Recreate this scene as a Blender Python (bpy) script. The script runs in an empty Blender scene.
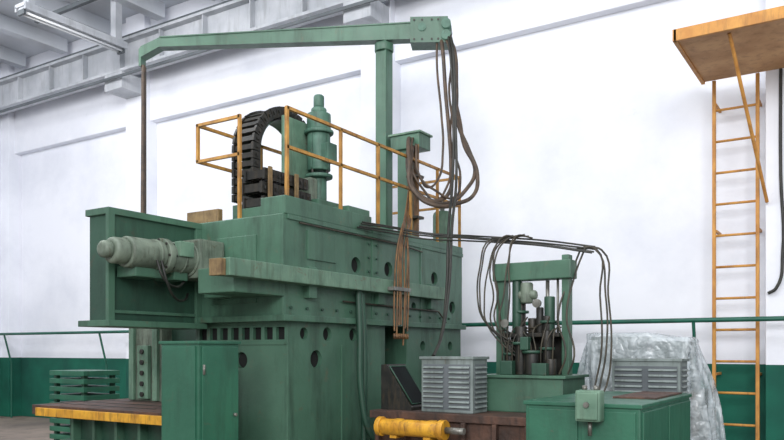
import bpy, bmesh, math, random
from mathutils import Vector, Matrix, noise
random.seed(7)
scene=bpy.context.scene
COL=scene.collection

# ---------------------------------------------------------------- materials
def srgb(r,g,b):
    f=lambda c:(c/12.92 if c<=.04045 else ((c+.055)/1.055)**2.4)
    return (f(r/255),f(g/255),f(b/255),1)
def mat(name,c1,c2=None,rough=.5,metal=0,scale=3,stain=None,stain_amt=.35,bump=.05,spec=.5,fine=25,scuff=None):
    m=bpy.data.materials.new(name); m.use_nodes=True
    nt=m.node_tree; N=nt.nodes; L=nt.links
    b=N['Principled BSDF']; b.inputs['Roughness'].default_value=rough; b.inputs['Metallic'].default_value=metal
    b.inputs['Specular IOR Level'].default_value=spec
    geo=N.new('ShaderNodeNewGeometry')
    n1=N.new('ShaderNodeTexNoise'); n1.inputs['Scale'].default_value=scale; n1.inputs['Detail'].default_value=6
    L.new(geo.outputs['Position'],n1.inputs['Vector'])
    mx=N.new('ShaderNodeMix'); mx.data_type='RGBA'
    mx.inputs[6].default_value=srgb(*c1); mx.inputs[7].default_value=srgb(*(c2 or c1))
    r=N.new('ShaderNodeValToRGB'); r.color_ramp.elements[0].position=.38; r.color_ramp.elements[1].position=.62
    L.new(n1.outputs[0],r.inputs[0]); L.new(r.outputs[0],mx.inputs[0])
    last=mx.outputs[2]
    if stain:
        mp=N.new('ShaderNodeMapping'); mp.inputs['Scale'].default_value=(1,1,.16)
        L.new(geo.outputs['Position'],mp.inputs[0])
        n2=N.new('ShaderNodeTexNoise'); n2.inputs['Scale'].default_value=scale*3.1; n2.inputs['Detail'].default_value=9; n2.inputs['Roughness'].default_value=.7
        L.new(mp.outputs[0],n2.inputs['Vector'])
        r2=N.new('ShaderNodeValToRGB'); r2.color_ramp.elements[0].position=.5; r2.color_ramp.elements[1].position=.68
        r2.color_ramp.elements[1].color=(stain_amt,)*3+(1,)
        L.new(n2.outputs[0],r2.inputs[0])
        m2=N.new('ShaderNodeMix'); m2.data_type='RGBA'; m2.inputs[7].default_value=srgb(*stain)
        L.new(r2.outputs[0],m2.inputs[0]); L.new(last,m2.inputs[6]); last=m2.outputs[2]
    if scuff:
        n4=N.new('ShaderNodeTexNoise'); n4.inputs['Scale'].default_value=7; n4.inputs['Detail'].default_value=14; n4.inputs['Roughness'].default_value=.78; n4.inputs['Distortion'].default_value=.8
        L.new(geo.outputs['Position'],n4.inputs['Vector'])
        r4=N.new('ShaderNodeValToRGB'); r4.color_ramp.elements[0].position=.585; r4.color_ramp.elements[1].position=.64
        r4.color_ramp.elements[1].color=(.7,.7,.7,1)
        L.new(n4.outputs[0],r4.inputs[0])
        m4=N.new('ShaderNodeMix'); m4.data_type='RGBA'; m4.inputs[7].default_value=srgb(*scuff)
        L.new(r4.outputs[0],m4.inputs[0]); L.new(last,m4.inputs[6]); last=m4.outputs[2]
        rr=N.new('ShaderNodeMapRange'); rr.inputs[3].default_value=rough-.12; rr.inputs[4].default_value=rough+.25
        L.new(n2.outputs[0] if stain else n4.outputs[0],rr.inputs[0]); L.new(rr.outputs[0],b.inputs['Roughness'])
    L.new(last,b.inputs['Base Color'])
    if bump:
        n3=N.new('ShaderNodeTexNoise'); n3.inputs['Scale'].default_value=fine; n3.inputs['Detail'].default_value=5
        L.new(geo.outputs['Position'],n3.inputs['Vector'])
        bp=N.new('ShaderNodeBump'); bp.inputs['Strength'].default_value=bump; bp.inputs['Distance'].default_value=.05
        L.new(n3.outputs[0],bp.inputs['Height']); L.new(bp.outputs[0],b.inputs['Normal'])
    return m
GREEN=mat('machine_green_paint',(70,105,86),(57,89,72),.40,stain=(34,48,39),stain_amt=.58,scale=1.6,scuff=(86,88,70))
GREEND=mat('dark_green_paint',(42,76,60),(33,63,50),.45,stain=(22,36,30),stain_amt=.55,scale=1.8,scuff=(58,60,46))
GREENL=mat('light_green_paint',(102,132,112),(82,112,94),.5,stain=(58,64,50),stain_amt=.6,scale=4,scuff=(92,84,68))
CAB=mat('cabinet_green_enamel',(46,100,78),(38,86,67),.34,stain=(30,56,44),stain_amt=.45,scale=2,scuff=(68,86,70))
MOTG=mat('motor_grey_green',(108,120,106),(82,94,82),.5,stain=(46,45,36),stain_amt=.7,scale=6,scuff=(78,68,52))
TEALM=mat('vertical_motor_green',(72,108,92),(54,88,74),.5,stain=(34,44,36),stain_amt=.6,scale=6,scuff=(66,62,48))
YEL=mat('worn_yellow_paint',(180,134,62),(150,108,50),.6,stain=(88,58,36),stain_amt=.75,scale=7)
YELL=mat('ladder_yellow_paint',(202,146,70),(178,122,56),.6,stain=(112,76,44),stain_amt=.6,scale=5)
YELB=mat('bright_yellow_paint',(212,158,44),(184,130,36),.5,stain=(78,54,30),stain_amt=.75,scale=8)
PLY=mat('platform_ochre_sheet',(196,152,106),(172,128,84),.7,stain=(124,86,54),stain_amt=.5,scale=3)
RUST=mat('rusty_steel',(86,60,48),(60,44,37),.7,stain=(32,28,27),stain_amt=.8,scale=5,bump=.2)
DARK=mat('black_grimy_steel',(36,35,31),(20,22,20),.5,.1,stain=(62,52,38),stain_amt=.7,scale=9)
HOLE=mat('interior_shade_black',(12,17,15),(8,10,9),.9)  # near-black colour standing in for shade inside openings
STEEL=mat('bare_steel',(136,136,130),(100,100,94),.4,.5,stain=(70,60,50),stain_amt=.6,scale=8)
COPPER=mat('copper_pipe',(124,90,54),(84,62,42),.5,.2,scale=9)
TUBE=mat('dull_steel_tube',(64,58,46),(42,41,35),.5,.2,scale=9)
HOSE=mat('rubber_hose_brown',(84,68,54),(56,47,40),.6,scale=9)
HOSEK=mat('rubber_hose_black',(46,46,40),(31,33,30),.55,scale=9)
GREY=mat('louvre_grey_paint',(126,136,134),(104,114,112),.5,stain=(66,72,66),stain_amt=.65,scale=4,scuff=(88,82,70))
TAN=mat('weathered_board',(132,110,74),(104,84,56),.7,scale=9,stain=(60,48,36),stain_amt=.7)
BEAM=mat('crane_beam_grey',(192,195,200),(170,174,180),.6,stain=(132,134,136),stain_amt=.5,scale=2)
BEAMD=mat('crane_rail_dark',(96,102,106),(78,84,88),.55,scale=2)
CEIL=mat('ceiling_panel',(210,214,220),(192,197,204),.8,scale=1)
TEALR=mat('handrail_teal_paint',(26,94,76),(20,80,64),.45,scale=4)
FLOOR=mat('floor_concrete',(142,128,116),(112,102,94),.75,stain=(70,64,60),stain_amt=.6,scale=.8,bump=.1)
SCREEN=mat('screen_glass',(16,24,24),(10,15,16),.7,bump=0,spec=.15)
CRATE=mat('wrapped_wood_and_iron',(120,100,76),(60,72,62),.7,scale=6)
TUBEW=mat('fluorescent_tube_glass',(238,240,242),None,.2,bump=0)

def wall_mat():
    m=bpy.data.materials.new('whitewashed_wall_teal_dado'); m.use_nodes=True
    nt=m.node_tree; N=nt.nodes; L=nt.links; b=N['Principled BSDF']; b.inputs['Roughness'].default_value=.85
    geo=N.new('ShaderNodeNewGeometry'); sep=N.new('ShaderNodeSeparateXYZ'); L.new(geo.outputs['Position'],sep.inputs[0])
    n=N.new('ShaderNodeTexNoise'); n.inputs['Scale'].default_value=.6; n.inputs['Detail'].default_value=10; n.inputs['Roughness'].default_value=.62
    L.new(geo.outputs['Position'],n.inputs['Vector'])
    r=N.new('ShaderNodeValToRGB'); e=r.color_ramp.elements
    e[0].position=.3; e[0].color=srgb(218,221,230); e[1].position=.58; e[1].color=srgb(236,238,245)
    L.new(n.outputs[0],r.inputs[0])
    n5=N.new('ShaderNodeTexNoise'); n5.inputs['Scale'].default_value=3.2; n5.inputs['Detail'].default_value=12; n5.inputs['Roughness'].default_value=.7
    L.new(geo.outputs['Position'],n5.inputs['Vector'])
    r5=N.new('ShaderNodeValToRGB'); r5.color_ramp.elements[0].position=.64; r5.color_ramp.elements[1].position=.72; r5.color_ramp.elements[1].color=(.5,.5,.5,1)
    L.new(n5.outputs[0],r5.inputs[0])
    m5=N.new('ShaderNodeMix'); m5.data_type='RGBA'; m5.inputs[7].default_value=srgb(204,208,215)
    L.new(r5.outputs[0],m5.inputs[0]); L.new(r.outputs[0],m5.inputs[6])
    n2=N.new('ShaderNodeTexNoise'); n2.inputs['Scale'].default_value=1.5; n2.inputs['Detail'].default_value=8
    L.new(geo.outputs['Position'],n2.inputs['Vector'])
    r2=N.new('ShaderNodeValToRGB'); r2.color_ramp.elements[0].color=srgb(8,74,62); r2.color_ramp.elements[1].color=srgb(14,98,78)
    r2.color_ramp.elements[0].position=.35; r2.color_ramp.elements[1].position=.65
    L.new(n2.outputs[0],r2.inputs[0])
    lt=N.new('ShaderNodeMath'); lt.operation='LESS_THAN'; lt.inputs[1].default_value=1.33; L.new(sep.outputs[2],lt.inputs[0])
    mx=N.new('ShaderNodeMix'); mx.data_type='RGBA'; L.new(lt.outputs[0],mx.inputs[0]); L.new(m5.outputs[2],mx.inputs[6]); L.new(r2.outputs[0],mx.inputs[7])
    L.new(mx.outputs[2],b.inputs['Base Color'])
    n3=N.new('ShaderNodeTexNoise'); n3.inputs['Scale'].default_value=5; n3.inputs['Detail'].default_value=8
    L.new(geo.outputs['Position'],n3.inputs['Vector'])
    bp=N.new('ShaderNodeBump'); bp.inputs['Strength'].default_value=.12; bp.inputs['Distance'].default_value=.04
    L.new(n3.outputs[0],bp.inputs['Height']); L.new(bp.outputs[0],b.inputs['Normal'])
    return m
WALL=wall_mat()
def plastic_mat():
    m=bpy.data.materials.new('translucent_plastic_film'); m.use_nodes=True
    nt=m.node_tree; N=nt.nodes; L=nt.links; b=N['Principled BSDF']
    b.inputs['Base Color'].default_value=srgb(206,214,218); b.inputs['Roughness'].default_value=.22; b.inputs['Specular IOR Level'].default_value=.6
    tr=N.new('ShaderNodeBsdfTransparent'); tr.inputs[0].default_value=(.93,.95,.96,1); mx=N.new('ShaderNodeMixShader')
    geo=N.new('ShaderNodeNewGeometry'); n=N.new('ShaderNodeTexNoise'); n.inputs['Scale'].default_value=3; n.inputs['Detail'].default_value=8; n.inputs['Distortion'].default_value=2
    L.new(geo.outputs['Position'],n.inputs['Vector'])
    r=N.new('ShaderNodeMapRange'); r.inputs[1].default_value=.4; r.inputs[2].default_value=.62; r.inputs[3].default_value=.34; r.inputs[4].default_value=.7
    L.new(n.outputs[0],r.inputs[0]); L.new(r.outputs[0],mx.inputs[0]); L.new(tr.outputs[0],mx.inputs[1]); L.new(b.outputs[0],mx.inputs[2])
    n3=N.new('ShaderNodeTexVoronoi'); n3.feature='DISTANCE_TO_EDGE'; n3.inputs['Scale'].default_value=5
    n6=N.new('ShaderNodeTexNoise'); n6.inputs['Scale'].default_value=4; n6.inputs['Detail'].default_value=3
    L.new(geo.outputs['Position'],n6.inputs['Vector'])
    va=N.new('ShaderNodeVectorMath'); va.operation='MULTIPLY_ADD'; va.inputs[1].default_value=(.5,.5,.5)
    L.new(n6.outputs[1],va.inputs[0]); L.new(geo.outputs['Position'],va.inputs[2]); L.new(va.outputs[0],n3.inputs['Vector'])
    bp=N.new('ShaderNodeBump'); bp.inputs['Strength'].default_value=.45; bp.inputs['Distance'].default_value=.09
    L.new(n3.outputs[0],bp.inputs['Height']); L.new(bp.outputs[0],b.inputs['Normal'])
    L.new(mx.outputs[0],N['Material Output'].inputs[0])
    return m
FILM=plastic_mat()

# ---------------------------------------------------------------- mesh helpers
def root(name,loc=(0,0,0)):
    e=bpy.data.objects.new(name,None); e.location=loc; COL.objects.link(e); e.empty_display_size=.2
    return e
def addobj(parent,name,me,m):
    o=bpy.data.objects.new(name,me); COL.objects.link(o)
    if m: me.materials.append(m)
    if parent:
        o.parent=parent
        o.matrix_parent_inverse=Matrix.Translation(parent.location).inverted()
    return o
def frombm(parent,name,bm,m,smooth=False):
    me=bpy.data.meshes.new(name); bm.normal_update(); bm.to_mesh(me); bm.free()
    if smooth:
        for p in me.polygons: p.use_smooth=True
    return addobj(parent,name,me,m)
def bbox(bm,x0,x1,y0,y1,z0,z1,bev=0,rot=None):
    r=bmesh.ops.create_cube(bm,size=1)
    vs=r['verts']; c=Vector(((x0+x1)/2,(y0+y1)/2,(z0+z1)/2))
    S=Matrix.Diagonal((abs(x1-x0),abs(y1-y0),abs(z1-z0),1))
    M=Matrix.Translation(c)@(rot.to_4x4() if rot else Matrix.Identity(4))@S
    bmesh.ops.transform(bm,matrix=M,verts=vs)
    if bev:
        es=set(e for v in vs for e in v.link_edges)
        bmesh.ops.bevel(bm,geom=list(es),offset=bev,segments=2,affect='EDGES',profile=.6)
def box(parent,name,x0,x1,y0,y1,z0,z1,m,bev=.008,rot=None):
    bm=bmesh.new(); bbox(bm,x0,x1,y0,y1,z0,z1,bev,rot); return frombm(parent,name,bm,m)
def boxes(parent,name,lst,m,bev=.004):
    bm=bmesh.new()
    for b in lst: bbox(bm,*b,bev=bev)
    return frombm(parent,name,bm,m)
def bcyl(bm,p0,p1,r,seg=24,r2=None,bev=0):
    p0=Vector(p0);p1=Vector(p1);d=p1-p0
    res=bmesh.ops.create_cone(bm,cap_ends=True,segments=seg,radius1=r,radius2=r if r2 is None else r2,depth=d.length)
    q=d.to_track_quat('Z','Y').to_matrix().to_4x4()
    bmesh.ops.transform(bm,matrix=Matrix.Translation((p0+p1)/2)@q,verts=res['verts'])
    if bev:
        es=[e for e in set(e for v in res['verts'] for e in v.link_edges) if len(e.link_faces)==2 and any(len(f.verts)>4 for f in e.link_faces)]
        bmesh.ops.bevel(bm,geom=es,offset=bev,segments=3,affect='EDGES',profile=.5)
def cyls(parent,name,lst,m,seg=24,bev=0):
    bm=bmesh.new()
    for c in lst: bcyl(bm,c[0],c[1],c[2],seg,c[3] if len(c)>3 else None,bev)
    o=frombm(parent,name,bm,m)
    for p in o.data.polygons: p.use_smooth=len(p.vertices)<=4
    return o
def tubes(parent,name,paths,r,m,curved=True,res=6):
    cu=bpy.data.curves.new(name+'_c','CURVE'); cu.dimensions='3D'; cu.bevel_depth=r; cu.bevel_resolution=2; cu.use_fill_caps=True; cu.resolution_u=res
    for pts in paths:
        if curved and len(pts)>2:
            s=cu.splines.new('BEZIER'); s.bezier_points.add(len(pts)-1)
            for bp,p in zip(s.bezier_points,pts):
                bp.co=p; bp.handle_left_type=bp.handle_right_type='AUTO'
        else:
            s=cu.splines.new('POLY'); s.points.add(len(pts)-1)
            for sp,p in zip(s.points,pts): sp.co=(*p,1)
    ob=bpy.data.objects.new('tmp',cu); COL.objects.link(ob)
    bpy.context.view_layer.update()
    me=bpy.data.meshes.new_from_object(ob.evaluated_get(bpy.context.evaluated_depsgraph_get()))
    bpy.data.objects.remove(ob)
    for p in me.polygons: p.use_smooth=True
    me.materials.clear()
    me.name=name
    return addobj(parent,name,me,m)
def jit(pts,a,keep=1):
    return [p if (i<keep or i>=len(pts)-keep) else (p[0]+random.uniform(-a,a),p[1]+random.uniform(-a,a),p[2]+random.uniform(-a,a)) for i,p in enumerate(pts)]
def cut(o,fn):
    bm=bmesh.new(); fn(bm)
    me=bpy.data.meshes.new('cut'); bm.to_mesh(me); bm.free()
    c=bpy.data.objects.new('cut',me); COL.objects.link(c)
    md=o.modifiers.new('b','BOOLEAN'); md.operation='DIFFERENCE'; md.object=c; md.solver='EXACT'
    bpy.context.view_layer.update()
    nm=bpy.data.meshes.new_from_object(o.evaluated_get(bpy.context.evaluated_depsgraph_get()))
    o.modifiers.clear(); o.data=nm; bpy.data.objects.remove(c)

# ================================================================ draped plastic (cloth simulated, then frozen)
pw=root('plastic_wrapped_machine',(-2.05,8.1,0))
INS=[(-2.66,-1.46,7.86,8.42,0,1.12),(-2.60,-1.98,7.90,8.36,1.10,1.66),(-1.96,-1.60,7.90,8.34,1.10,1.61)]
def drape():
    bm=bmesh.new()
    for b in INS: bbox(bm,*b,bev=.02)
    bbox(bm,-6,2,5,10,-.3,0.01)
    me=bpy.data.meshes.new('coll'); bm.to_mesh(me); bm.free()
    co=bpy.data.objects.new('coll',me); COL.objects.link(co)
    co.modifiers.new('c','COLLISION'); co.collision.thickness_outer=.012; co.collision.cloth_friction=20
    bm=bmesh.new(); nx,ny=108,78
    bmesh.ops.create_grid(bm,x_segments=nx,y_segments=ny,size=.5)
    for v in bm.verts:
        x,y=v.co.x*3.7,v.co.y*2.6
        v.co=Vector((-2.03+x*math.cos(.05)-y*math.sin(.05),8.14+y*math.cos(.05)+x*math.sin(.05),1.72+.02*noise.noise(Vector((x*3,y*3,0)))))
    me=bpy.data.meshes.new('plastic_sheet'); bm.to_mesh(me); bm.free()
    o=bpy.data.objects.new('cl',me); COL.objects.link(o)
    md=o.modifiers.new('cloth','CLOTH'); s=md.settings
    s.quality=6; s.mass=.15; s.tension_stiffness=12; s.compression_stiffness=12; s.shear_stiffness=4; s.bending_stiffness=.35; s.air_damping=2
    md.collision_settings.distance_min=.008; md.collision_settings.collision_quality=3
    md.point_cache.frame_start=1; md.point_cache.frame_end=90
    scene.frame_start=1; scene.frame_end=90
    for f in range(1,76): scene.frame_set(f)
    nm=bpy.data.meshes.new_from_object(o.evaluated_get(bpy.context.evaluated_depsgraph_get()))
    bpy.data.objects.remove(o); bpy.data.objects.remove(co)
    scene.frame_set(1)
    zs=[v.co.z for v in nm.vertices]
    if max(zs)<1.3 or min(zs)<-.2: raise RuntimeError('drape failed')
    # keep the sheet clear of the vent cabinet standing in front of it
    for v in nm.vertices:
        if v.co.y<7.56: v.co.y=7.56+(v.co.y-7.56)*.05
    for p in nm.polygons: p.use_smooth=True
    nm.name='plastic_sheet'
    return addobj(pw,'plastic_sheet',nm,FILM)
drape()
boxes(pw,'machine_inside',[(a+.02,b-.02,c+.02,d-.02,e,f-.02) for a,b,c,d,e,f in INS],GREEND,.02)
boxes(pw,'crate_battens',[(-2.65,-1.47,7.865,7.88,z,z+.12) for z in (.45,.75,.97)]+[(x,x+.07,7.86,7.88,.0,1.1) for x in (-2.64,-2.1,-1.56)],CRATE,.003)

# ================================================================ ROOM
box(None,'floor',-17.2,4,-4,10.3,-.2,0,FLOOR,0)
box(None,'wall_back',-17.2,4,10,10.3,0,8.4,WALL,0)
box(None,'wall_left',-17.1,-16.75,-4,10,0,8.4,WALL,0)
box(None,'ceiling',-17.2,4,0,10.3,8.0,8.3,CEIL,0)
box(None,'trim_1',-16.75,4,9.84,10.0,5.93,8.0,WALL,.015)
for i,x in enumerate((-16.75,-12.42,-6.81,-1.11,)):
    w=.55 if i else .3
    box(None,'wall_pilaster' if i==0 else 'wall_pilaster.%03d'%i,x,x+w,9.7,10.0,0,8.0,WALL,.01)
cr=root('ceiling_ribs',(-10,5,7.8))
boxes(cr,'ribs',[(x,x+.22,0.2,9.7,7.72,8.0) for x in (-16,-14.5,-13,-11.5,-10,-8.5,-7,-5.5,-4,-2.5,-1)]+[(-16.7,3.8,7.6,7.75,7.85,8.0)],CEIL,.01)
cb=root('crane_runway_beam',(-8,9.35,7))
boxes(cb,'i_beam',[(-16.7,-1,9.2,9.5,6.71,6.76),(-16.7,-1,9.33,9.37,6.76,7.26),(-16.7,-1,9.2,9.5,7.26,7.31)],BEAM,.003)
boxes(cb,'stiffeners',[(x,x+.02,9.22,9.33,6.76,7.26) for x in [-16.4+i*1.1 for i in range(14)]],BEAM,.002)
boxes(cb,'crane_rail',[(-16.7,-1,9.32,9.38,7.31,7.42)],BEAMD,.003)
boxes(cb,'corbels',[(x,x+.5,9.2,9.72,6.4,6.71) for x in (-12.4,-6.78,-1.09)],BEAM,.01)
box(cb,'conductor_bar',-16.7,-1,9.1,9.13,6.55,6.6,BEAMD,.002)
hf=root('fluorescent_ceiling_light',(-11.55,8,7))
boxes(hf,'channel',[(-11.70,-11.40,7.0,8.95,6.98,7.04),(-11.62,-11.48,7.02,8.93,6.93,6.98),(-11.70,-11.66,7.0,8.95,6.92,7.0),(-11.44,-11.40,7.0,8.95,6.92,7.0)],BEAM,.004)
cyls(hf,'light_tubes',[((x,7.05,6.90),(x,8.9,6.90),.02) for x in (-11.60,-11.50)],TUBEW,12)
boxes(hf,'tube_sockets',[(-11.64,-11.46,y,y+.04,6.86,6.94) for y in (7.01,8.9)],BEAMD,.003)
boxes(hf,'hangers',[(-11.62,-11.48,8.75,8.89,7.0,8.0),(-11.62,-11.48,7.1,7.22,7.0,8.0)],BEAM,.004)
boxes(hf,'cross_pipes',[(-12.6,-10.6,7.9,7.97,7.3,7.37)],BEAMD,.004)

# ================================================================ MACHINE BODY
mm=root('gantry_milling_machine',(-5.3,6.5,0))
col=box(mm,'main_column',-5.94,-4.70,5.50,7.18,0,1.78,GREEN,.012)
CH=((5.74,1.66,.06),(6.11,1.66,.07),(6.56,1.66,.07),(5.93,1.41,.09),(6.72,1.39,.09))
def c1(bm):
    for y,z,r in CH: bcyl(bm,(-4.85,y,z),(-4.6,y,z),r,28)
    bcyl(bm,(-5.295,5.4,1.40),(-5.295,5.65,1.40),.08,28)
    for i in range(8):
        x=-5.88+i*.148
        bbox(bm,x,x+.105,5.4,5.62,1.60,1.72)
cut(col,c1)
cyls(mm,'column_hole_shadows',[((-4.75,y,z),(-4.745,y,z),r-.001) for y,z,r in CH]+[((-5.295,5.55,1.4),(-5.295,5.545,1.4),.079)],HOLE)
boxes(mm,'slot_shade_panels',[(-5.88+i*.148,-5.88+i*.148+.105,5.54,5.55,1.60,1.72) for i in range(8)],HOLE,0)  # black panels paint the shade inside the slots
boxes(mm,'column_ribs',[(-4.70,-4.685,y,y+.02,.02,1.55) for y in (6.34,)]+[(-5.93,-4.71,5.488,5.5,1.55,1.575)],GREEN,.003)
ub=box(mm,'bridge_body',-6.03,-4.67,5.40,9.0,1.80,2.78,GREEN,.012)
HB=((6.57,2.40,.085),(7.2,2.41,.085),(8.25,2.39,.08),(8.72,2.05,.08),(7.75,2.02,.05))
def c2(bm):
    for y,z,r in HB: bcyl(bm,(-4.82,y,z),(-4.6,y,z),r,28)
cut(ub,c2)
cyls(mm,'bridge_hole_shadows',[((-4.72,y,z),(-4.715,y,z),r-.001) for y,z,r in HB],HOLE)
box(mm,'bridge_top_block',-4.97,-4.66,5.42,6.85,2.775,2.95,GREEN,.01)
box(mm,'bridge_top_cover',-6.0,-4.66,6.87,9.0,2.775,2.86,GREEN,.01)
boxes(mm,'bridge_flange',[(-6.06,-4.62,5.36,9.02,1.77,1.83)],GREEN,.006)
boxes(mm,'bridge_seams',[(-4.672,-4.66,y,y+.03,1.84,2.77) for y in (6.86,7.9)]+[(-4.68,-4.655,5.45,9.0,2.73,2.775)],GREEN,.003)
cyls(mm,'bridge_bolts',[((-4.67,5.5+i*.24,1.9),(-4.65,5.5+i*.24,1.9),.014) for i in range(14)]+[((-4.67,y,z),(-4.65,y,z),.013) for y in (6.8,6.95) for z in (2.35,2.5,2.65)],GREEND,10)
boxes(mm,'inspection_covers',[(-4.68,-4.655,5.75,6.2,2.38,2.66),(-5.6,-5.0,5.385,5.405,1.95,2.6)],GREEN,.006)
tubes(mm,'face_conduits',[[(-4.64,5.6,2.71),(-4.64,7.4,2.71),(-4.64,7.9,2.68)],[(-4.64,6.3,2.0),(-4.64,8.3,1.98),(-4.64,8.5,1.85)]],.010,TUBE,False)
boxes(mm,'lifting_block',[(-5.0,-4.72,6.5,6.9,2.94,3.03)],GREEN,.01)
fc=box(mm,'far_column',-5.9,-4.69,7.63,9.0,0,1.78,GREEN,.01)
def c3(bm):
    for y,z,r in ((8.0,1.55,.06),(8.7,1.55,.06)):
        bcyl(bm,(-4.85,y,z),(-4.6,y,z),r,28)
cut(fc,c3)
box(mm,'gap_shade_block',-5.9,-5.2,7.18,7.63,0,1.78,HOLE,0)  # black block painting the shade between the columns, not a machine part
boxes(mm,'guide_bar',[(-4.67,-4.52,4.56,8.32,2.12,2.27)],GREENL,.008)
boxes(mm,'guide_bar_mount',[(-5.1,-4.66,4.75,5.41,2.0,2.22),(-5.5,-5.1,5.2,5.41,2.0,2.25)],GREEN,.01)
boxes(mm,'guide_bar_brackets',[(-4.675,-4.60,y,y+.12,2.0,2.30) for y in (5.7,6.9,8.05)],GREEN,.005)
boxes(mm,'guide_bar_end_plate',[(-4.70,-4.56,4.50,4.555,2.12,2.26)],TAN,.004)
box(mm,'rear_panel_board',-6.0,-5.55,5.44,5.5,2.78,2.91,TAN,.004)
box(mm,'ram_housing',-6.05,-5.77,4.33,5.40,1.76,2.75,GREEND,.01)
boxes(mm,'ram_housing_rim',[(-6.07,-5.74,4.30,5.40,2.71,2.77),(-5.78,-5.74,4.30,4.37,1.76,2.72),(-5.78,-5.745,5.33,5.40,1.76,2.72),(-6.12,-5.68,4.26,5.42,1.71,1.765),(-5.78,-5.75,4.36,5.34,1.83,1.86)],GREEN,.005)
MX,MZ=-5.55,2.36
cyls(mm,'motor_drum',[((MX,4.32,MZ),(MX,4.70,MZ),.138),((MX,4.76,MZ),(MX,5.04,MZ),.145)],MOTG,32,.02)
cyls(mm,'motor_bands',[((MX,4.62,MZ),(MX,4.65,MZ),.146),((MX,4.90,MZ),(MX,4.92,MZ),.152)],MOTG,32,.004)
cyls(mm,'motor_end_cap',[((MX,4.17,MZ),(MX,4.33,MZ),.115),((MX,4.08,MZ),(MX,4.18,MZ),.075)],MOTG,28,.035)
cyls(mm,'motor_shaft_flange',[((MX,4.70,MZ),(MX,4.765,MZ),.165),((MX,5.02,MZ),(MX,5.05,MZ),.165)],MOTG,32,.006)
cyls(mm,'motor_flange_bolts',[((MX+.15*math.cos(a),4.69,MZ+.15*math.sin(a)),(MX+.15*math.cos(a),4.78,MZ+.15*math.sin(a)),.012) for a in [i*math.pi/4 for i in range(8)]],DARK,8)
boxes(mm,'motor_gearbox',[(-5.76,-5.38,5.04,5.36,2.18,2.55)],MOTG,.02)
boxes(mm,'motor_terminal_box',[(-5.46,-5.38,4.80,4.97,2.36,2.50)],GREENL,.01)
boxes(mm,'motor_saddle',[(-5.76,-5.5,4.4,4.7,2.15,2.25),(-5.76,-5.5,4.83,5.0,2.15,2.27)],GREEN,.01)
tubes(mm,'motor_cables',[[(-5.4,4.6,2.3),(-5.38,4.65,2.1),(-5.45,4.8,1.98),(-5.6,5.05,1.98),(-5.72,5.2,2.05)],[(-5.4,4.55,2.3),(-5.38,4.6,2.15),(-5.42,4.75,2.08),(-5.55,5.0,2.15),(-5.62,5.1,2.25)]],.012,HOSEK)
tubes(mm,'drain_hose',[[(-4.60,6.51,2.13),(-4.58,6.51,1.7),(-4.56,6.52,1.0),(-4.5,6.6,.62),(-4.4,6.75,.45),(-4.2,6.85,.3),(-4.1,6.9,.05)],[(-4.62,6.6,2.1),(-4.6,6.62,1.6),(-4.6,6.62,.9),(-4.6,6.62,.1)]],.034,GREEND)
box(mm,'slide_column',-7.28,-6.75,5.75,6.5,.92,1.80,MOTG,.012)
boxes(mm,'slide_column_rails',[(-7.26,-7.18,5.71,5.75,.93,1.78),(-6.86,-6.78,5.71,5.75,.93,1.78),(-7.1,-6.92,5.70,5.75,.95,1.55)],GREENL,.006)
cyls(mm,'slide_bolts',[((-7.01,5.70,z),(-7.01,5.68,z),.028) for z in (1.0,1.12,1.24,1.36,1.48)],DARK,10)
boxes(mm,'slide_link',[(-6.76,-6.0,5.9,6.4,1.5,1.76)],GREEND,.01)
boxes(mm,'work_table_top',[(-7.6,-5.96,4.74,7.0,.82,.92),(-5.96,-5.3,4.74,5.2,.82,.92)],RUST,.006)
boxes(mm,'work_table_slots',[(-7.58,-5.98,y,y+.03,.918,.924) for y in (5.0,5.3,5.6)],DARK,0)
boxes(mm,'work_table_base',[(-7.25,-5.98,4.95,6.9,0,.82),(-5.98,-5.35,4.95,5.2,0,.82)],GREEND,.01)
boxes(mm,'work_table_yellow_edge',[(-7.48,-5.3,4.70,4.742,.81,.895)],YELB,.006)
boxes(mm,'work_table_front_ribs',[(-7.1+i*.35,-7.06+i*.35,4.86,4.96,.02,.8) for i in range(5)]+[(-7.25,-5.4,4.88,4.96,.5,.56)],GREEN,.004)

# ================================================================ cable carrier
cc=root('cable_carrier_chain',(-5.45,6.2,2.95))
def linkmesh(path,x0,x1,th,name,m,gap=.82):
    bm=bmesh.new()
    pts=[Vector((0,p[0],p[1])) for p in path]; step=.085; out=[]; acc=0
    for a,b in zip(pts,pts[1:]):
        L=(b-a).length; t=-acc
        while t+step<=L:
            t+=step; out.append((a+(b-a)*(t/L),(b-a).normalized()))
        acc=L-t
    for p,d in out:
        ang=math.atan2(d.z,d.y); R=Matrix.Rotation(ang,3,'X')
        for xa,xb in ((x0,x0+.03),(x1-.03,x1)):
            c=Matrix.Translation(((xa+xb)/2,p.y,p.z))@R.to_4x4()@Matrix.Diagonal((xb-xa,step*.9,th,1))
            bmesh.ops.create_cube(bm,size=1,matrix=c)
        c=Matrix.Translation(((x0+x1)/2,p.y,p.z))@R.to_4x4()@Matrix.Diagonal((x1-x0-.04,step*gap*.75,th*.72,1))
        bmesh.ops.create_cube(bm,size=1,matrix=c)
        c=Matrix.Translation(((x0+x1)/2,p.y,p.z))@R.to_4x4()@Matrix.Diagonal((x1-x0+.025,.025,.035,1))
        bmesh.ops.create_cube(bm,size=1,matrix=c)
    return frombm(cc,name,bm,m)
CY=6.26;RR=.49;CZ=3.55
arc=[(CY-RR,2.98),(CY-RR,CZ)]+[(CY-RR*math.cos(t*math.pi/24),CZ+RR*math.sin(t*math.pi/24)) for t in range(1,24)]+[(CY+RR,CZ),(CY+RR,2.98)]
linkmesh(arc,-5.64,-5.34,.11,'arch_links',DARK)
R2=RR-.08
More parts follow.
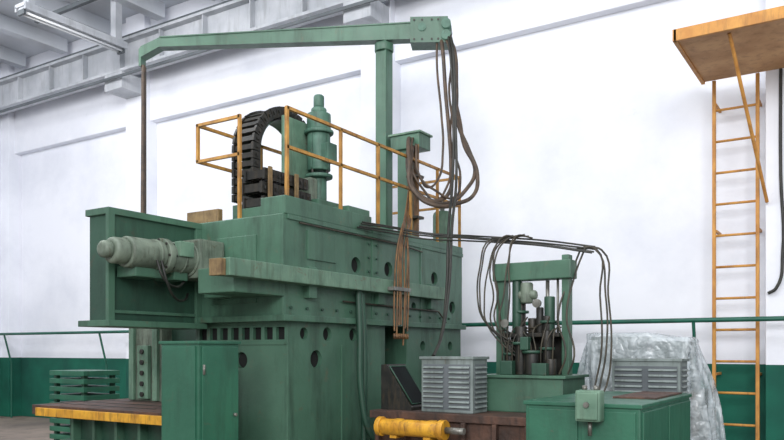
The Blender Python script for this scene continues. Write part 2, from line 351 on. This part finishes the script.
arc2=[(CY-R2,3.0),(CY-R2,CZ)]+[(CY-R2*math.cos(t*math.pi/24),CZ+R2*math.sin(t*math.pi/24)) for t in range(1,24)]+[(CY+R2,CZ),(CY+R2,3.0)]
bm=bmesh.new()
prev=None
for y,z in arc2:
    a=bm.verts.new((-5.62,y,z)); b=bm.verts.new((-5.36,y,z))
    if prev: bm.faces.new((prev[0],prev[1],b,a))
    prev=(a,b)
frombm(cc,'arch_liner',bm,GREENL,True)
linkmesh([(5.52,3.23),(6.22,3.23)],-5.33,-5.05,.11,'upper_run',DARK)
linkmesh([(5.48,3.09),(6.25,3.09)],-5.33,-5.05,.11,'lower_run',DARK)
linkmesh([(5.50,2.95),(6.25,2.95)],-5.33,-5.05,.11,'base_run',DARK)
boxes(cc,'carrier_trough',[(-5.66,-5.34,5.75,7.05,2.78,3.0),(-5.33,-5.03,5.5,6.25,2.78,2.89)],GREEN,.005)
boxes(cc,'trough_brackets',[(-5.04,-5.02,y,y+.05,2.9,3.30) for y in (5.6,6.0)],TAN,.003)
# ================================================================ vertical motor
vm=root('vertical_spindle_motor',(-5.15,6.5,2.78))
X,Y=-5.13,6.52
cyls(vm,'motor_stack',[((X,Y,2.95),(X,Y,3.36),.085),((X,Y,3.36),(X,Y,3.40),.15),((X,Y,3.44),(X,Y,3.84),.125),((X,Y,3.84),(X,Y,3.88),.16),((X,Y,3.88),(X,Y,4.06),.13)],TEALM,32,.012)
cyls(vm,'motor_top_knob',[((X,Y,4.05),(X,Y,4.13),.085),((X,Y,4.12),(X,Y,4.27),.058)],TEALM,24,.03)
cyls(vm,'spacer_posts',[((X+.11*math.cos(a),Y+.11*math.sin(a),3.38),(X+.11*math.cos(a),Y+.11*math.sin(a),3.46),.015) for a in (0,1.57,3.14,4.71)],DARK,8)
boxes(vm,'motor_ribs',[(X-.135,X+.135,Y-.012,Y+.012,3.46,3.83),(X-.012,X+.012,Y-.135,Y+.135,3.46,3.83)],TEALM,.004)
boxes(vm,'terminal_box',[(X+.08,X+.19,Y-.08,Y+.08,3.52,3.72)],TEALM,.012)
boxes(vm,'mount_block',[(X-.17,X+.15,Y-.2,Y+.2,2.78,3.10)],GREEN,.01)
boxes(vm,'backing_plate',[(X-.19,X-.15,Y-.40,Y+.12,2.9,3.98)],GREENL,.01)
boxes(vm,'side_gearbox',[(X-.14,X+.05,Y-.2,Y-.08,3.08,3.34)],MOTG,.02)

# ================================================================ safety railing
sr=root('safety_railing',(-4.71,7,2.86))
top,mid=3.79,3.42; RX=-4.71
P=[[(RX,5.50,top),(RX,9.0,top)],[(RX,5.50,mid),(RX,9.0,mid)],
    [(-5.28,5.46,top),(-5.86,5.46,top)],[(-5.28,5.46,mid),(-5.86,5.46,mid)],
    [(-5.86,5.46,top),(-5.86,7.2,top)],[(-5.86,5.46,mid),(-5.86,7.2,mid)],[(-5.86,9.0,top),(RX,9.0,top)],[(-5.86,9.0,mid),(RX,9.0,mid)],
    [(-5.86,5.46,top),(-5.86,5.46,mid)],
    [(-5.28,5.46,top+.01),(-5.28,5.46,2.78)]]
for y in (5.50,6.35,7.05,7.75,8.4,9.0): P.append([(RX,y,top),(RX,y,2.86 if y>5.6 else 2.93)])
for y in (6.4,7.2): P.append([(-5.86,y,top),(-5.86,y,2.78)])
P.append([(-5.86,9.0,top),(-5.86,9.0,2.86)])
bm=bmesh.new()
for a,b in P:
    a=Vector(a);b=Vector(b);d=b-a
    M=Matrix.Translation((a+b)/2)@d.to_track_quat('Z','Y').to_matrix().to_4x4()@Matrix.Diagonal((.030,.030,d.length+.02,1))
    bmesh.ops.create_cube(bm,size=1,matrix=M)
frombm(sr,'rails_and_posts',bm,YEL)

# ================================================================ boom
bo=root('cable_support_boom',(-5.3,8.07,2.86))
cyls(bo,'mast_collar',[((-5.3,8.07,2.84),(-5.3,8.07,2.92),.17),((-5.3,8.07,2.92),(-5.3,8.07,3.05),.12)],GREEN,24)
box(bo,'mast',-5.38,-5.22,7.99,8.15,2.85,5.40,GREEN,.012)
cyls(bo,'mast_head_bearing',[((-5.3,8.07,5.28),(-5.3,8.07,5.38),.12)],GREEN,24,.01)
A=Vector((-8.22,6.70,5.60)); B=Vector((-4.85,8.28,5.47)); D=(B-A).normalized(); S=Vector((-D.y,D.x,0)).normalized()
def prism(bm,p0,p1,w0,w1,h0,h1,hd0,hd1):
    vs=[]
    for p,w,h,hd in ((p0,w0,h0,hd0),(p1,w1,h1,hd1)):
        for sx,sz in ((-1,0),(1,0),(1,1),(-1,1)):
            vs.append(bm.verts.new(p+S*(w/2*sx)+Vector((0,0,(h if sz else hd)))))
    a=vs[:4];b=vs[4:]
    bm.faces.new(a[::-1]);bm.faces.new(b)
    for i in range(4): bm.faces.new((a[i],a[(i+1)%4],b[(i+1)%4],b[i]))
bm=bmesh.new()
prism(bm,A+D*.25,B,.15,.15,.01,.13,-.11,-.07)
prism(bm,A+D*.25,A,.15,.15,.01,-.10,-.11,-.24)
prism(bm,A,A-D*.03,.15,.15,-.10,-.14,-.36,-.36)
bmesh.ops.recalc_face_normals(bm,faces=bm.faces)
frombm(bo,'arm',bm,GREEN)
bm=bmesh.new()
prism(bm,A+D*.26,B,.175,.175,.02,.145,.005,.128)
bmesh.ops.recalc_face_normals(bm,faces=bm.faces)
frombm(bo,'arm_top_flange',bm,GREEN)
bm=bmesh.new()
prism(bm,B-D*.15,B+D*.32,.26,.26,.18,.18,-.14,-.14)
bmesh.ops.recalc_face_normals(bm,faces=bm.faces)
frombm(bo,'head_box',bm,GREEN)
C=B+D*.30
cyls(bo,'head_rollers',[(C-S*.17+Vector((0,0,z)),C+S*.17+Vector((0,0,z)),.06) for z in (-.06,.08)]+[(B-S*.145+Vector((0,0,.05)),B+S*.145+Vector((0,0,.05)),.05)],TEALM,20)
cyls(bo,'rivets',[(B+D*dx-S*.14+Vector((0,0,z)),B+D*dx-S*.125+Vector((0,0,z)),.013) for dx in (-.1,.0,.12,.2) for z in (-.1,.14)],DARK,10)
tubes(bo,'tip_cables',[[A+S*.03+Vector((0,0,-.34)),A+S*.03+Vector((0,0,-2.2)),A+S*.03+Vector((0,0,-4.5)),A+S*.03+Vector((.1,.1,-5.57))],
   [A-S*.04+D*.02+Vector((0,0,-.34)),A-S*.05+Vector((.02,0,-2.4)),A-S*.04+Vector((0,0,-4.5)),A-S*.04+Vector((0,.1,-5.57))]],.026,HOSE)

# hanging hoses
hh=root('hanging_hose_bundle',(-4.45,8.2,5.2))
H1=[(-4.62,8.32,5.42),(-4.53,8.25,5.20),(-4.47,8.22,4.68),(-4.38,8.15,4.16),(-4.31,8.05,3.72),(-4.30,7.94,3.39),(-4.39,7.76,3.22),(-4.55,7.66,3.30),(-4.62,7.62,3.51),(-4.74,7.78,3.83),(-4.88,8.02,4.0)]
H2=[(-4.58,8.36,5.42),(-4.45,8.32,5.24),(-4.41,8.34,4.72),(-4.32,8.28,4.31),(-4.19,8.24,3.92),(-4.05,8.19,3.60),(-4.06,8.06,3.34),(-4.18,7.89,3.19),(-4.33,7.68,3.14),(-4.50,7.57,3.29),(-4.61,7.62,3.61),(-4.73,7.78,3.89),(-4.86,8.05,4.02)]
H3=[(-4.6,8.34,5.45),(-4.50,8.28,5.24),(-4.45,8.32,4.65),(-4.34,8.15,4.04),(-4.21,8.11,3.56),(-4.23,7.98,3.30),(-4.37,7.77,3.33),(-4.53,7.67,3.49),(-4.67,7.82,3.89),(-4.82,8.08,4.02)]
H5=[(-4.66,8.3,5.42),(-4.6,8.2,5.0),(-4.46,8.1,4.4),(-4.42,8.0,3.9),(-4.45,7.9,3.55),(-4.5,7.8,3.42),(-4.6,7.75,3.5),(-4.72,7.85,3.8),(-4.85,8.05,4.02)]
off=lambda pts,dx,dy,dz:[(p[0]+dx,p[1]+dy,p[2]+dz*(i/len(pts))) for i,p in enumerate(pts)]
tubes(hh,'thick_hoses',[jit(H1,.03),jit(H2,.03),jit(off(H2,-.05,.0,.12),.03)],.024,HOSE)
tubes(hh,'thin_hoses',[jit(H3,.04),jit(off(H1,.02,.04,.15),.05),jit(H5,.03)],.014,HOSE)
H4=[(-4.5,8.3,5.4),(-4.40,8.16,5.16),(-4.30,8.07,4.25),(-4.21,7.87,3.49),(-4.02,7.42,2.83),(-3.86,7.08,2.13),(-3.72,6.69,1.60),(-3.66,6.40,1.40)]
tubes(hh,'long_drop_hoses',[H4,jit(off(H4,.03,.0,.05),.015)],.016,HOSEK)

# cable post
cp=root('cable_post',(-4.93,8.12,2.86))
box(cp,'post_plate',-5.08,-4.86,8.04,8.2,2.85,4.0,GREEN,.008)
box(cp,'post_head_box',-5.16,-4.74,8.0,8.28,3.99,4.17,GREEN,.012)
boxes(cp,'post_head_lid',[(-5.18,-4.72,7.98,8.30,4.165,4.19)],GREENL,.004)
pp=[];pp2=[]
for i in range(7):
    dx=i*.028
    zb=1.50+random.random()*.3
    pp.append(jit([(-4.84+dx*.4,8.0-i*.02,4.0),(-4.83+dx*.3,7.95-i*.02,3.5),(-4.70+dx*.2,7.7-i*.03,3.03),(-4.50+dx*.3,7.35-i*.04,2.82),(-4.45,7.18-i*.045+.1,2.6),(-4.455,7.17-i*.045+.1,2.1),(-4.45,7.15-i*.045+.1,zb)],.012))
tubes(cp,'copper_pipes',pp,.010,COPPER)
for i in range(7):
    pp2.append([(-4.83+i*.018,8.03-i*.014,4.0),(-4.83+i*.018,8.03-i*.014,2.84)])
tubes(cp,'post_conduits',pp2,.011,COPPER,False)
boxes(cp,'conduit_clamps',[(-4.87,-4.70,7.9,8.05,z,z+.03) for z in (3.1,3.6)],TUBE,.002)
cyls(cp,'pipe_fittings',[((-4.45,7.15-i*.045+.1,1.62),(-4.45,7.15-i*.045+.1,1.68),.015) for i in range(7)],COPPER,8)
boxes(cp,'pipe_clamps',[(-4.52,-4.43,6.95,7.3,2.15,2.19)],STEEL,.003)
gc=root('pressure_canister',(-4.85,8.8,2.86))
cyls(gc,'tank_shell',[((-4.86,8.80,2.855),(-4.86,8.80,3.33),.125)],GREENL,28,.06)
cyls(gc,'tank_valve',[((-4.86,8.80,3.31),(-4.86,8.80,3.42),.03)],STEEL,12)

# horizontal pipes to hydraulic unit
hp=root('hydraulic_line_bundle',(-3.5,7,2.6))
base=[(-4.64,6.60,2.84),(-4.50,7.1,2.84),(-4.3,7.32,2.80),(-3.76,7.33,2.72),(-3.19,6.98,2.60),(-2.67,6.85,2.51),(-2.22,6.90,2.43)]
L=[]
for i in range(4):
    L.append([(p[0]+.01*math.sin(i),p[1]+.03*i-.05,p[2]+.022*(i-2)*(1+.4*math.sin(j+i))) for j,p in enumerate(base)])
tubes(hp,'long_lines',L,.009,HOSEK)
L=[]
for i in range(8):
    f=i/7
    L.append(jit([(-2.82-.04*i,6.9,2.58+.02*(i%3)),(-2.92-.09*f-.03*i,6.8,2.58),(-2.98-.045*i+.02*(i%2),6.65,2.35-.08*f),(-2.95-.045*i,6.62,2.05-.05*(i%3)),(-2.98-.03*i,6.60,1.78),(-2.96+.03*i,6.62,1.50-.06*(i%3))],.03))
tubes(hp,'curled_drop_hoses',L,.008,TUBE)
L=[]
for i in range(3):
    f=i*.045
    L.append(jit([(-2.42+f,6.90,2.44),(-2.22+f*.5,6.91,2.42),(-2.15+f,6.83,2.0),(-2.10+f,6.78,1.5),(-2.14+f,6.74,1.2),(-2.16+f,6.72,1.13)],.02))
for i in range(2):
    f=i*.04
    L.append([(-2.30-f,6.90,2.45),(-2.36-f,6.80,2.2),(-2.40-f*2,6.68,1.8),(-2.30-f*2,6.60,1.45),(-2.36-f*2,6.60,1.28)])
tubes(hp,'straight_drop_hoses',L,.009,TUBE)

# ================================================================ cabinets
ec=root('electrical_cabinet',(-4.88,4.57,0))
box(ec,'carcass',-5.10,-4.65,4.34,4.80,0,1.56,CAB,.012)
boxes(ec,'doors',[(-4.652,-4.635,4.37,4.78,.12,1.53),(-5.07,-4.68,4.325,4.342,.12,1.53)],CAB,.006)
boxes(ec,'top_lid',[(-5.115,-4.635,4.325,4.815,1.55,1.575)],CAB,.005)
cyls(ec,'hinges_and_lock',[((-4.63,4.38,z),(-4.63,4.38,z+.08),.011) for z in (.3,1.3)]+[((-4.64,4.73,.95),(-4.61,4.73,.95),.014)],STEEL,12)
fb=root('control_cabinet',(-1.8,6,0))
box(fb,'carcass',-2.22,-1.38,5.30,6.90,0,1.10,CAB,.012)
boxes(fb,'top_lid',[(-2.235,-1.365,5.285,6.915,1.095,1.125)],CAB,.006)
boxes(fb,'panels',[(-2.19,-1.82,5.285,5.302,.1,1.07),(-1.79,-1.41,5.285,5.302,.1,1.07),(-1.382,-1.366,5.34,6.05,.1,1.07),(-1.382,-1.366,6.10,6.86,.1,1.07)],CAB,.005)
boxes(fb,'rusty_top_tray',[(-1.75,-1.42,5.9,6.8,1.124,1.14)],RUST,.003)
jb=root('switch_box',(-1.71,5.25,1.15))
box(jb,'case',-1.80,-1.62,5.17,5.285,1.0,1.22,GREENL,.018)
boxes(jb,'lid',[(-1.785,-1.635,5.155,5.172,1.015,1.205)],GREENL,.01)
cyls(jb,'knob_and_glands',[((-1.71,5.155,1.12),(-1.71,5.14,1.12),.02),((-1.75,5.24,1.21),(-1.75,5.24,1.25),.018),((-1.67,5.24,1.21),(-1.67,5.24,1.25),.018),((-1.71,5.23,1.0),(-1.71,5.23,.9),.015)],STEEL,14)

# ================================================================ bed + console + yellow cylinder
mb=root('machine_bed',(-3.2,6.6,0))
boxes(mb,'bed_block',[(-4.05,-2.3,6.0,7.2,0,.86)],RUST,.01)
boxes(mb,'bed_top',[(-4.08,-2.28,5.96,7.22,.86,.93)],RUST,.006)
boxes(mb,'bed_ribs',[(-4.0+i*.3,-3.96+i*.3,5.94,6.0,.05,.86) for i in range(6)],RUST,.005)
yc=root('hydraulic_cylinder',(-3.5,5.85,.81))
cyls(yc,'barrel',[((-3.86,5.82,.80),(-3.2,5.82,.80),.075)],YELB,24,.01)
cyls(yc,'collars',[((-3.88,5.82,.80),(-3.83,5.82,.80),.09),((-3.24,5.82,.80),(-3.18,5.82,.80),.09)],YELB,24,.006)
cyls(yc,'rod',[((-3.18,5.82,.80),(-3.0,5.82,.80),.03)],STEEL,16)
boxes(yc,'mounts',[(-3.75,-3.68,5.8,5.94,.7,.87),(-3.4,-3.33,5.8,5.94,.7,.87)],YELB,.004)
ds=root('sloped_control_panel',(-3.9,6.3,.93))
bm=bmesh.new()
y0,y1=6.10,6.44
prof=[(-3.98,1.36),(-4.04,1.36),(-4.04,.93),(-3.70,.93),(-3.70,.96)]
fa=[bm.verts.new((x,y0,z)) for x,z in prof]; fbv=[bm.verts.new((x,y1,z)) for x,z in prof]
bm.faces.new(fa); bm.faces.new(fbv[::-1])
for i in range(5): bm.faces.new((fa[i],fbv[i],fbv[(i+1)%5],fa[(i+1)%5]))
bmesh.ops.recalc_face_normals(bm,faces=bm.faces)
frombm(ds,'case',bm,DARK)
bm=bmesh.new()
n=Vector((.40,0,.28)).normalized()
q=[Vector((-3.97,y0+.03,1.335)),Vector((-3.97,y1-.03,1.335)),Vector((-3.72,y1-.03,.985)),Vector((-3.72,y0+.03,.985))]
a=[bm.verts.new(p+n*.001) for p in q]; b=[bm.verts.new(p+n*.012) for p in q]
bm.faces.new(a[::-1]); bm.faces.new(b)
for i in range(4): bm.faces.new((a[i],a[(i+1)%4],b[(i+1)%4],b[i]))
bmesh.ops.recalc_face_normals(bm,faces=bm.faces)
frombm(ds,'glass',bm,SCREEN)
tubes(ds,'edge_frame',[[tuple(p+n*.012) for p in (q+[q[0]])]],.007,GREEND,False)
def louvre(name,x0,x1,y0,y1,z0,z1,zl0):
    e=root(name,((x0+x1)/2,(y0+y1)/2,z0))
    box(e,'case',x0,x1,y0,y1,z0,z1,GREY,.01)
    boxes(e,'lid',[(x0-.015,x1+.015,y0-.015,y1+.015,z1-.005,z1+.02)],GREY,.004)
    bm=bmesh.new(); n=9
    for k in range(2):
        xa=x0+.03+k*(x1-x0)/2; xb=xa+(x1-x0)/2-.06
        for i in range(n):
            z=zl0+.05+i*(z1-zl0-.09)/n
            bbox(bm,xa,xb,y0-.022,y0+.0,z,z+.010,0,Matrix.Rotation(math.radians(50),3,'X'))
    for i in range(n):
        z=zl0+.05+i*(z1-zl0-.09)/n
        bbox(bm,x1,x1+.022,y0+.04,y1-.04,z,z+.010,0,Matrix.Rotation(math.radians(50),3,'Y'))
    frombm(e,'louvre_blades',bm,GREY)
    boxes(e,'louvre_recess',[(x0+.025,x1-.025,y0-.004,y0+.001,zl0+.03,z1-.05),(x1-.001,x1+.004,y0+.035,y1-.035,zl0+.03,z1-.05)],BEAMD,0)
    return e
louvre('louvred_vent_cabinet',-3.58,-3.05,6.08,6.38,.93,1.42,.93)
louvre('louvred_vent_cabinet.001',-2.14,-1.52,7.20,7.50,0,1.40,.85)

# ================================================================ hydraulic unit
hu=root('hydraulic_power_unit',(-2.75,6.75,.93))
box(hu,'oil_tank',-3.15,-2.35,6.45,7.05,.93,1.25,GREEN,.012)
boxes(hu,'tank_lid',[(-3.18,-2.32,6.42,7.08,1.245,1.27)],GREEN,.004)
boxes(hu,'frame_posts',[(-3.13,-3.04,6.74,6.84,1.26,2.30),(-2.47,-2.40,6.74,6.84,1.26,2.38)],GREEN,.008)
boxes(hu,'frame_crossbeam',[(-3.15,-2.37,6.70,6.88,2.16,2.33)],GREEN,.01)
boxes(hu,'mid_plate',[(-3.03,-2.47,6.66,6.9,1.62,1.66),(-3.03,-2.47,6.86,6.9,1.27,1.62)],DARK,.006)
cy=[]
for x,y,z0,z1,r in ((-2.95,6.66,1.27,1.6,.05),(-2.82,6.62,1.27,1.72,.055),(-2.70,6.60,1.27,1.5,.07),(-2.58,6.66,1.27,1.68,.045),(-2.9,6.8,1.66,1.95,.05),(-2.62,6.78,1.66,1.82,.06),(-2.52,6.6,1.27,1.42,.05),(-2.76,6.75,1.66,1.8,.04),(-2.68,6.74,1.66,1.9,.035)):
    cy.append(((x,y,z0),(x,y,z1),r))
cyls(hu,'pumps_and_valves',cy,DARK,20,.008)
cyls(hu,'collar_flanges',[((x,y,z),(x,y,z+.025),r) for x,y,z,r in ((-2.95,6.66,1.45,.07),(-2.82,6.62,1.55,.085),(-2.70,6.60,1.47,.095),(-2.58,6.66,1.5,.07),(-2.9,6.8,1.85,.08),(-2.62,6.78,1.75,.085))],GREEND,20)
cyls(hu,'pressure_accumulator',[((-2.82,6.76,1.94),(-2.82,6.76,2.14),.06),((-2.90,6.76,2.02),(-2.72,6.76,2.02),.045)],MOTG,24,.02)
cyls(hu,'upper_pump',[((-2.92,6.76,1.66),(-2.92,6.76,2.16),.045),((-2.60,6.78,1.66),(-2.60,6.78,2.0),.05)],GREEND,20,.01)
cyls(hu,'gauges',[((-2.66,6.6,1.93),(-2.66,6.63,1.93),.04),((-2.97,6.58,1.75),(-2.97,6.6,1.75),.04)],STEEL,20)
cyls(hu,'spindle_screw',[((-2.62,6.78,1.82),(-2.62,6.78,2.15),.018),((-2.9,6.8,1.95),(-2.9,6.8,2.15),.02),((-2.52,6.78,1.66),(-2.52,6.78,2.16),.012)],STEEL,12)
q=[]
for i in range(10):
    x=-3.0+.055*i; q.append([(x,6.6,1.27),(x+.02,6.56,1.5+.04*(i%3)),(x+.06*math.sin(i),6.6,1.68),(x+.03,6.74,1.66+.05*(i%4))])
tubes(hu,'small_pipes',q,.007,TUBE)
boxes(hu,'valve_blocks',[(-2.98,-2.86,6.5,6.6,1.27,1.40),(-2.66,-2.52,6.48,6.58,1.27,1.38),(-2.78,-2.7,6.5,6.58,1.5,1.62)],GREEND,.008)

ss=root('slatted_rack',(-9.75,6.9,0))
boxes(ss,'slats',[(-10.15,-9.35,6.6,7.2,.1+i*.115,.17+i*.115) for i in range(10)],CAB,.006)
boxes(ss,'uprights',[(x,x+.06,y,y+.06,0,1.18) for x in (-10.1,-9.46) for y in (6.64,7.1)],GREEND,.004)

hr=root('pipe_handrail',(-8,9.3,0))
tubes(hr,'rail_pipe',[[(-16.7,9.45,1.85),(3.5,9.45,1.85)]],.028,TEALR,False)
L=[]
for x in (-16.2,-12.9,-9.6,-6.3,-3.9,-1.85,1.2):
    L.append([(x,9.45,1.85),(x,9.62,1.2)])
    L.append([(x,9.62,1.2),(x,9.62,0)])
tubes(hr,'rail_posts',L,.02,TEALR,False)

la=root('wall_ladder',(-1.45,9.8,0))
boxes(la,'stringers',[(-1.68,-1.64,9.66,9.70,0,4.70),(-1.21,-1.17,9.66,9.70,0,4.70)],YELL,.004)
cyls(la,'rungs',[((-1.67,9.68,.25+.372*i),(-1.18,9.68,.25+.372*i),.015) for i in range(12)],YELL,12)
boxes(la,'wall_brackets',[(-1.66,-1.63,9.68,10.0,z,z+.03) for z in (1.2,2.9,4.4)]+[(-1.21,-1.18,9.68,10.0,z,z+.03) for z in (1.2,2.9,4.4)],YELL,.003)
sp=root('steel_access_platform',(0,9,4.8))
boxes(sp,'deck',[(-1.77,2.5,8.18,9.66,4.70,4.74)],PLY,.004)
boxes(sp,'fascia',[(-1.79,2.5,8.15,8.19,4.68,4.80),(-1.80,-1.76,8.15,9.68,4.68,4.80)],YELL,.004)
boxes(sp,'joists',[(x,x+.04,8.2,9.66,4.66,4.70) for x in (-.2,.7,1.6)],YELL,.004)
tubes(sp,'diagonal_braces',[[(-1.28,8.3,4.7),(-1.09,9.66,3.2)],[(.8,8.3,4.7),(.8,9.98,3.2)]],.02,YELL,False)
tubes(sp,'wall_cable',[[(-.95,9.67,4.7),(-.95,9.67,3.5),(-.93,9.67,2.6),(-1.0,9.66,2.2),(-1.08,9.66,2.15)]],.018,HOSEK)

# ================================================================ LIGHT
w=bpy.data.worlds.new('World'); scene.world=w; w.use_nodes=True
bg=w.node_tree.nodes['Background']; bg.inputs[0].default_value=(.94,.965,1,1); bg.inputs[1].default_value=.85
def area(name,loc,tgt,sx,sy,p,c=(1,1,1)):
    l=bpy.data.lights.new(name,'AREA'); l.shape='RECTANGLE'; l.size=sx; l.size_y=sy; l.energy=p; l.color=c
    o=bpy.data.objects.new(name,l); COL.objects.link(o); o.location=loc
    o.rotation_euler=(Vector(tgt)-Vector(loc)).to_track_quat('-Z','Y').to_euler()
area('window_light',(2,-4.5,6.2),(-6,8,2.8),8,4,1320,(.98,.985,1))
area('overhead_fill',(-4,4,7.6),(-5,7.4,0),6,3,330,(.98,.985,1))  # added fill from above, not a real lamp of the hall
area('overhead_fill_far',(-11,4,7.6),(-11,8,2),6,3,520,(.98,.985,1))  # added fill over the left end, no real fixture there
scene.view_settings.view_transform='Standard'

cam=bpy.data.cameras.new('camera'); co=bpy.data.objects.new('camera',cam); COL.objects.link(co)
co.location=(0,0,1.5); co.rotation_euler=(math.radians(90),0,math.radians(32.7))
cam.lens=34.9; cam.sensor_width=36; cam.shift_y=130/784; cam.clip_end=100
scene.camera=co
